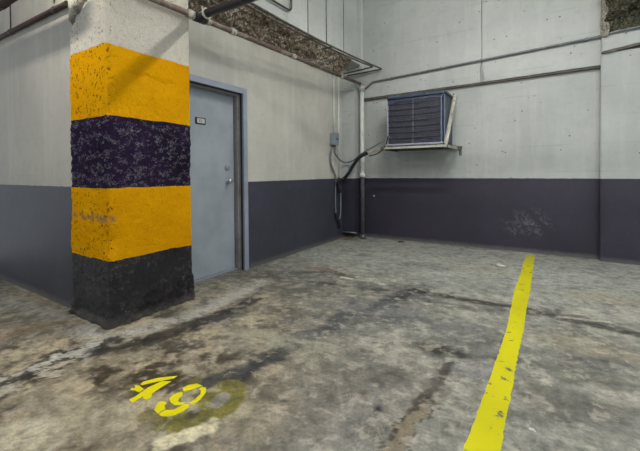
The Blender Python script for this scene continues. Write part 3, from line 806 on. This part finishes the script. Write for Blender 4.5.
def W_(px, py, off=0.03): return on(px, py, 0, XD+off)
def Bk(px, py, y=YB-0.05): return on(px, py, 1, y)
def hose(name, pts, r, mat, label, cat='hose', group=None):
    bm = bmesh.new(); tube(bm, smooth_path(pts), r, 12); return tag(based(new_obj(name, bm, mat)), label, cat, group)
hose('power_cable', [(XD+0.045, 5.24, 1.588), W_(335, 153, .06), W_(339, 159, .10), Bk(345, 162.5, 5.5), Bk(353, 160.5, 5.46), Bk(361, 154, 5.42), Bk(372, 147.5, 5.40), Bk(383, 141.5, 5.38), (-2.12, 5.42, 1.66)],
     0.013, m_cable, 'grey cable sagging from the switch box to the air conditioner', 'cable')
hose('insulated_hose', [W_(340, 192, .06), W_(338, 186, .07), W_(338.3, 180.5, .10), Bk(343, 179, 5.46), Bk(348, 174, 5.44), Bk(352.5, 166.5, 5.42), Bk(358, 159, 5.40), Bk(363, 155.2, 5.39), Bk(367, 153.2, 5.38)],
     0.029, m_foam, 'thick black insulated hose curving up towards the air conditioner', 'hose')
hose('refrigerant_line', [Bk(368.6, 152.6, 5.385), Bk(372, 151.5, 5.38), Bk(379, 149, 5.37), Bk(386, 146.5, 5.36), (-2.12, 5.40, 1.63)],
     0.012, m_copper, 'pale taped line between the black hose end and the air conditioner', 'hose')
hose('drain_line', [Bk(369, 156, 5.30), Bk(377, 153.8, 5.29), Bk(383.5, 148.5, 5.28), Bk(387, 141, 5.28), Bk(388, 136, 5.28)],
     0.009, m_foam, 'thin black line rising at the left edge of the air conditioner', 'hose')
hose('flexible_conduit', [(XD+0.045, 5.17, 1.605), W_(330.5, 155), W_(331, 164), W_(334, 172), W_(336, 178), W_(335.5, 190), W_(335.4, 205), W_(336, 214)],
     0.012, m_cable, 'grey flexible conduit down from the switch box, bending right at the band', 'conduit')
hose('thin_cable', [W_(332.6, 150, .085), W_(333.6, 160, .085), W_(332.8, 166, .085), W_(335, 172, .085)],
     0.009, m_copper, 'thin brownish wire hanging below the switch box', 'cable')
hose('wall_hose', [W_(337.5, 182, .03), W_(340, 189, .03), W_(340.6, 200, .03), W_(340.4, 214, .03), W_(339.2, 219, .03)],
     0.014, m_cable, 'grey hose going straight down the dark paint next to the corner', 'hose')
hose('drain_hose', [W_(335.8, 213, .04), W_(337.5, 219, .05), W_(339.5, 225, .05), W_(340.2, 228, .05)], 0.020, m_foam, 'short black hose end low in the far corner', 'hose')

# ------------------------------------------------------------------ air conditioner on its wall bracket
AX0, AX1, AY0, AY1, AZ0, AZ1 = -2.095, -1.225, 5.31, 5.80, 1.575, 2.335
e = empty('air_conditioner', ((AX0+AX1)/2, (AY0+AY1)/2, AZ0)); tag(e, 'navy blue outdoor air conditioner unit with grille on the back wall', 'air conditioner')
bm = bmesh.new()
# cabinet: open fronted shell (back, sides, floor), front posts
t_ = 0.012
box(bm, AX0, AX0+t_, AY0, AY1, AZ0, AZ1-0.03, 0.003); box(bm, AX1-t_, AX1, AY0, AY1, AZ0, AZ1-0.03, 0.003)
box(bm, AX0, AX1, AY1-t_, AY1, AZ0, AZ1-0.03); box(bm, AX0, AX1, AY0, AY1, AZ0, AZ0+0.02)
kid('cabinet', bm, m_navy, e)
bm = bmesh.new()   # domed top cover with rounded front right corner
prof = []
y0, y1, x0, x1, rc = AY0-0.022, AY1+0.01, AX0-0.01, AX1+0.018, 0.07
for (cx, cy, a0) in ((x1-rc, y0+rc, -90), (x1-0.02, y1-0.02, 0), (x0+0.02, y1-0.02, 90), (x0+0.03, y0+0.03, 180)):
    r_ = rc if a0 == -90 else (0.02 if a0 in (0, 90) else 0.03)
    for kk in range(7):
        a = math.radians(a0+kk*15); prof.append((cx+r_*math.cos(a), cy+r_*math.sin(a)))
levels = [(AZ1-0.030, 0), (AZ1-0.005, 0), (AZ1+0.012, 0.012), (AZ1+0.022, 0.05), (AZ1+0.03, 0.14)]
cx, cy = (x0+x1)/2, (y0+y1)/2; rings = []
for z, ins in levels:
    rings.append([bm.verts.new((x+(cx-x)*ins/0.44, y+(cy-y)*ins/0.26*0.8, z)) for x, y in prof])
n = len(prof)
for a, b in zip(rings, rings[1:]):
    for i in range(n): bm.faces.new((a[i], a[(i+1) % n], b[(i+1) % n], b[i]))
bm.faces.new(rings[-1]); bm.faces.new(rings[0][::-1])
kid('top_cover', bm, m_navy, e, smooth=False)
bm = bmesh.new(); tube(bm, [(x, y, AZ1-0.002) for x, y in prof[-7:]+prof[:8]], 0.005, 8); kid('cover_edge', bm, m_navyl, e)
bm = bmesh.new(); box(bm, AX0+0.02, AX1-0.02, AY0-0.008, AY0+0.01, AZ1-0.085, AZ1-0.045, 0.003)
prism(bm, [(AX0+0.01, AZ1-0.045), (AX1-0.01, AZ1-0.045), (AX1-0.01, AZ1-0.065), (AX0+0.30, AZ1-0.075), (AX0+0.01, AZ1-0.12)], AY0-0.012, AY0-0.004, 1)
kid('fascia', bm, m_navy, e)
bm = bmesh.new(); box(bm, AX0-0.006, AX0+0.012, AY0-0.012, AY0+0.02, AZ0, AZ1-0.045, 0.003); kid('front_post', bm, m_rim, e)
bm = bmesh.new(); box(bm, AX1-0.055, AX1-0.035, AY0-0.012, AY0+0.02, AZ0, AZ1-0.045, 0.003); box(bm, AX1-0.012, AX1+0.004, AY0-0.008, AY0+0.02, AZ0, AZ1-0.045, 0.003); kid('front_post', bm, m_navyl, e)
bm = bmesh.new(); box(bm, AX0-0.004, AX1-0.02, AY0-0.016, AY0+0.03, AZ0+0.002, AZ0+0.030, 0.004); kid('bottom_rail', bm, m_rim, e)
bm = bmesh.new(); box(bm, AX0+0.012, AX1-0.012, AY0+0.035, AY0+0.06, AZ0+0.02, AZ1-0.05)
kid('coil', bm, m_fin, e)
bm = bmesh.new()   # wire guard: fine vertical wires
x = AX0+0.02
while x < AX1-0.06:
    box(bm, x-0.0025, x+0.0025, AY0+0.0, AY0+0.005, AZ0+0.03, AZ1-0.08); x += 0.016
z = AZ0+0.05
while z < AZ1-0.08:
    box(bm, AX0+0.012, AX1-0.05, AY0-0.003, AY0+0.001, z-0.002, z+0.002); z += 0.026
kid('wire_guard', bm, m_wire, e)
for i in range(7):
    z = AZ0+0.105+i*0.088; bm = bmesh.new()
    # thin cross rails that sag a little towards the middle post
    obox(bm, (AX0+0.012, AY0-0.006, z+0.008), ((AX0+AX1)/2-0.02, AY0-0.006, z-0.003), 0.008, 0.013)
    obox(bm, ((AX0+AX1)/2-0.02, AY0-0.006, z-0.003), (AX1-0.05, AY0-0.006, z+0.008), 0.008, 0.013)
    kid('cross_rail', bm, m_wired, e)
bm = bmesh.new(); box(bm, -1.700, -1.680, AY0-0.010, AY0+0.0, AZ0+0.03, AZ1-0.07); kid('centre_post', bm, m_wire, e)
# bracket
e = empty('wall_bracket', (-1.66, YB, 1.52)); tag(e, 'pale angle steel bracket with sloping braces carrying the air conditioner', 'bracket')
BX0, BX1, BYf = -2.15, -1.185, 5.22
def angle(bm, p0, p1, w=0.04, side=Vector((0, 0, -1)), flat=Vector((0, 1, 0)), t=0.005):
    """L-section bar: one flange along side, one along flat"""
    p0, p1 = Vector(p0), Vector(p1)
    for s in (side, flat):
        n_ = flat if s is side else side
        vv = [p+s*a+n_*b for p in (p0, p1) for a in (0, w) for b in (0, t)]
        vs2 = [bm.verts.new(v) for v in vv]
        fs = [bm.faces.new([vs2[i] for i in q_]) for q_ in [(0, 1, 3, 2), (4, 6, 7, 5), (0, 4, 5, 1), (2, 3, 7, 6), (0, 2, 6, 4), (1, 5, 7, 3)]]
    bmesh.ops.recalc_face_normals(bm, faces=bm.faces)
bm = bmesh.new(); angle(bm, (BX0-0.02, BYf, AZ0-0.012), (BX1+0.01, BYf, AZ0-0.012)); kid('front_rail', bm, m_galv, e)
for x, mt, s in ((BX0, m_galvd, 1), (BX1+0.03, m_galv, -1)):  # left rail in darker steel: its shaded underside is put in the colour
    bm = bmesh.new(); angle(bm, (x, BYf-0.01, AZ0-0.018), (x, YB, AZ0-0.018), flat=Vector((s, 0, 0)), w=0.045); kid('side_rail', bm, mt, e)
bm = bmesh.new(); angle(bm, (BX0, YB-0.05, AZ0-0.012), (BX1+0.10, YB-0.05, AZ0-0.012)); box(bm, BX1+0.045, BX1+0.085, YB-0.012, YB, 1.42, AZ0-0.01, 0.003)
kid('wall_rail', bm, m_galvd, e)
for x, s in ((BX0+0.045, -1), (AX1+0.004, 1)):
    bm = bmesh.new()
    p0, p1 = Vector((x, BYf+0.005, AZ0-0.045)), Vector((x+s*0.012, YU+0.035, 2.385)); dd = (p1-p0).normalized(); nn = Vector((0, -dd.z, dd.y))
    angle(bm, p0-nn*0.03, p1-nn*0.03, w=0.042, side=Vector((s, 0, 0)), flat=nn)
    br = kid('brace', bm, m_galv, e)
    for p in (p0+dd*0.03, p1-dd*0.03):
        bm = bmesh.new(); lathe(bm, p+nn*0.02, (1, 0, 0), [(0.0, 0.011), (0.012, 0.011), (0.013, 0.0)], 8); kid('bolt', bm, m_galvd, br)
bm = bmesh.new(); box(bm, BX0-0.03, BX0+0.03, BYf-0.015, BYf+0.05, AZ0-0.055, AZ0-0.022, 0.004); kid('corner_plate', bm, m_galvd, e)

# ------------------------------------------------------------------ pipes and hangers on the far left
pipe('overhead_pipe', [(-6.3, 1.402, 2.675), (-3.38, 1.402, 2.60)], 0.022, m_brown, 'thin brown pipe along the left wall ending at the pillar top', 'pipe')
e = empty('drain_pipe', (-3.9, 1.18, 2.7)); tag(e, 'thick dark brown pipe across the top left corner of the view', 'pipe')
bm = bmesh.new(); tube(bm, [(-6.3, 1.18, 2.76), (-2.9, 1.18, 2.70)], 0.058, 18); kid('tube', bm, m_brown, e)
bm = bmesh.new(); tube(bm, [(-4.18, 1.18, 2.73), (-4.08, 1.18, 2.73)], 0.068, 18); kid('coupling', bm, m_brown, e)
bm = bmesh.new(); tube(bm, smooth_path([(-4.4, 1.12, 2.83), (-4.25, 1.10, 2.79), (-4.18, 1.10, 2.82), (-4.05, 1.10, 2.78)]), 0.008, 8); kid('wire_loop', bm, m_coup, e)
for x, lab in ((-4.62, 'thin hanger rod at the left edge holding the brown pipe'), (-3.62, 'thin hanger rod near the pillar holding the brown pipe')):
    t = empty('pipe_hanger', (x, 1.402, 2.60)); tag(t, lab, 'hanger')
    bm = bmesh.new(); tube(bm, [(x, 1.402, 2.66), (x, 1.402, CEIL)], 0.006, 8); kid('rod', bm, m_cond, t)
    bm = bmesh.new(); tube(bm, [(x-0.012, 1.402, 2.675-(x+6.3)*0.0257), (x+0.012, 1.402, 2.675-(x+6.3)*0.0257)], 0.027, 14); kid('ring', bm, m_cond, t)

# ------------------------------------------------------------------ floor paint
def poly_paint(bm, pix, z=0.0015, jag=0.0, sub=3):
    P = [Vector(fl(*p)) for p in pix]; out = []
    for i in range(len(P)):
        a, b = P[i], P[(i+1) % len(P)]
        L_ = (b-a).length; m = max(1, int(L_/0.03)) if jag else 1
        for q_ in range(m):
            p = a.lerp(b, q_/m)
            if jag: p = p+Vector((mn.noise(Vector((p.x*30, p.y*30, 0)))*jag, mn.noise(Vector((p.x*30, p.y*30, 9)))*jag))
            out.append(p)
    top = [bm.verts.new((p.x, p.y, z)) for p in out]; bot = [bm.verts.new((p.x, p.y, 0.0001)) for p in out]
    f = bm.faces.new(top); n = len(out)
    for i in range(n): bm.faces.new((top[i], bot[i], bot[(i+1) % n], top[(i+1) % n]))
    bmesh.ops.recalc_face_normals(bm, faces=bm.faces)
    if f.normal.z < 0: bmesh.ops.reverse_faces(bm, faces=list(bm.faces))
left = [(526, 255), (520, 275), (514.5, 290), (506.5, 330), (497, 358), (484, 395), (473, 424), (463, 451), (448, 490)]
right = [(490, 490), (501, 451), (505, 424), (511, 395), (517, 360), (523.5, 330), (527, 305), (530.5, 290), (532, 276), (535, 255)]
bm = bmesh.new(); poly_paint(bm, left+right, jag=0.008)
bmesh.ops.triangulate(bm, faces=[f for f in bm.faces if len(f.verts) > 4])
tag(based(new_obj('parking_line', bm, m_yel)), 'long yellow painted parking line on the floor running to the back wall', 'floor marking')
def c2(p): return (120+p[0]/6.4, 365+p[1]/6.4)
four = [[(128, 122), (150, 108), (250, 82), (368, 70), (345, 86), (240, 108), (140, 130)],
        [(104, 200), (180, 145), (270, 105), (328, 104), (300, 122), (225, 170), (205, 185), (205, 205), (172, 220), (148, 215), (150, 200), (82, 242), (60, 222)],
        [(96, 130), (125, 134), (152, 156), (122, 176), (96, 164), (66, 160), (74, 148), (94, 150)]]
nine = [[(398, 150), (440, 128), (490, 120), (525, 134), (480, 152), (420, 168), (408, 170)],
        [(524, 140), (552, 150), (548, 180), (515, 220), (470, 254), (440, 246), (480, 222), (512, 190), (520, 165), (505, 155)],
        [(370, 178), (398, 174), (400, 195), (382, 212), (372, 230), (385, 240), (418, 240), (395, 256), (350, 258), (322, 240), (318, 215), (340, 192)],
        [(250, 238), (272, 233), (300, 240), (284, 262), (290, 282), (262, 298), (246, 312), (218, 290), (232, 260)],
        [(252, 314), (290, 290), (340, 288), (380, 270), (408, 252), (442, 254), (440, 272), (400, 298), (350, 322), (300, 330), (262, 326)]]
e = empty('bay_number', tuple(fl(170, 398))+(0,)); tag(e, 'yellow stencilled bay number 49 painted on the floor', 'floor marking')
for shape in (four, nine):
    bm = bmesh.new()
    for s in shape:
        b2 = bmesh.new(); poly_paint(b2, [c2(p) for p in s], jag=0.003)
        mtmp = bpy.data.meshes.new('tmp'); b2.to_mesh(mtmp); b2.free(); bm.from_mesh(mtmp); bpy.data.meshes.remove(mtmp)
    bmesh.ops.triangulate(bm, faces=[f for f in bm.faces if len(f.verts) > 4])
    kid('digit', bm, m_yel2, e)

# ------------------------------------------------------------------ small debris
def rock(bm, c, r, seed):
    b2 = bmesh.new(); bmesh.ops.create_icosphere(b2, subdivisions=2, radius=r)
    for v in b2.verts:
        n_ = mn.noise(v.co*(1.4/r)+Vector((seed*3.1, seed, 0)))
        v.co = v.co*(1+0.45*n_); v.co.z *= 0.55
    zmin = min(v.co.z for v in b2.verts)
    for v in b2.verts: v.co += Vector((c[0], c[1], -zmin))
    mtmp = bpy.data.meshes.new('tmp'); b2.to_mesh(mtmp); b2.free(); bm.from_mesh(mtmp); bpy.data.meshes.remove(mtmp)
m_deb = rough_mat('rubble', s2l((120, 112, 92)), s2l((160, 152, 130)), s2l((186, 180, 160)), 20)
bm = bmesh.new()
for i in range(70):
    x = random.uniform(XD+0.03, DXp-0.07); rock(bm, (x, random.uniform(5.38, 5.66)), random.uniform(0.008, 0.026), i)
tag(based(new_obj('rubble', bm, m_deb)), 'crumbled mortar and grit lying in the far corner', 'rubble', kind='stuff')
m_leaf = metal_mat('dry_leaf', s2l((92, 44, 38)), 0.7, wear=s2l((40, 28, 28)))
bm = bmesh.new(); q = fl(401, 242.5)
vv = []
for kk in range(12):
    a = kk/12*2*math.pi; rr = 0.05*(1+0.35*mn.noise(Vector((kk*1.7, 0, 0))))
    vv.append(bm.verts.new((q[0]+rr*1.2*math.cos(a), q[1]+rr*0.6*math.sin(a), 0.004+0.014*abs(math.sin(a*1.5)))))
cv = bm.verts.new((q[0], q[1], 0.03))
for kk in range(12): bm.faces.new((vv[kk], vv[(kk+1) % 12], cv))
r = bmesh.ops.extrude_face_region(bm, geom=list(bm.faces))
bmesh.ops.translate(bm, verts=[v for v in r['geom'] if isinstance(v, bmesh.types.BMVert)], vec=(0, 0, 0.003))
tag(based(new_obj('dry_leaf', bm, m_leaf)), 'small crumpled reddish brown scrap on the floor at the back wall', 'debris')
m_chipw = metal_mat('white_scrap', s2l((205, 203, 196)), 0.7)
def scrap(name, px, py, r, label, mat=None):
    bm = bmesh.new(); p = fl(px, py)
    for kk in range(3): rock(bm, (p[0]+kk*r*0.9-r, p[1]+random.uniform(-r, r)*0.4), r*(1-0.2*kk), kk+px)
    tag(based(new_obj(name, bm, mat or m_chipw)), label, 'debris')
scrap('plaster_chip', 502, 267, 0.032, 'small white plaster chip left of the yellow line near the back wall')
scrap('plaster_chip', 533, 431, 0.009, 'tiny pale plaster chip right of the yellow line near the camera')
bm = bmesh.new(); p = on(374, 196, 1, YB); lathe(bm, p, (0, -1, 0), [(0, 0.018), (0.01, 0.018), (0.02, 0.010), (0.021, 0)], 10)
tag(new_obj('wall_bolt', bm, m_chrome), 'small steel bolt head in the dark band right of the downpipe', 'bolt')
bm = bmesh.new(); p = on(600, 183, 1, YP); box(bm, 0.575, 0.60, 5.80, 5.84, 0.98, 1.0)
bm.free()

# ------------------------------------------------------------------ light fixtures under the ceiling (above the frame; the last is an added fill)
for i, (x, y, z, L_, p, c) in enumerate(TUBES):
    t = empty('tube_fixture', (x, y, z)); tag(t, ['fluorescent batten over the middle of the bay', 'fluorescent batten over the camera side left of the bay', 'fluorescent batten over the right side of the bay', 'added fill batten overhead beside the camera'][i], 'ceiling light', 'fluorescent battens')
    bm = bmesh.new(); box(bm, x-L_/2-0.03, x+L_/2+0.03, y-0.07, y+0.07, z, z+0.06, 0.006); kid('housing', bm, m_fix, t)
    for s in (-0.035, 0.035):
        bm = bmesh.new(); tube(bm, [(x-L_/2, y+s, z-0.025), (x+L_/2, y+s, z-0.025)], 0.019, 16); kid('tube', bm, lit(p, c), t)
    for s in (-0.4, 0.4):
        bm = bmesh.new(); tube(bm, [(x+s, y, z+0.06), (x+s, y, CEIL)], 0.006, 8); kid('rod', bm, m_cond2, t)
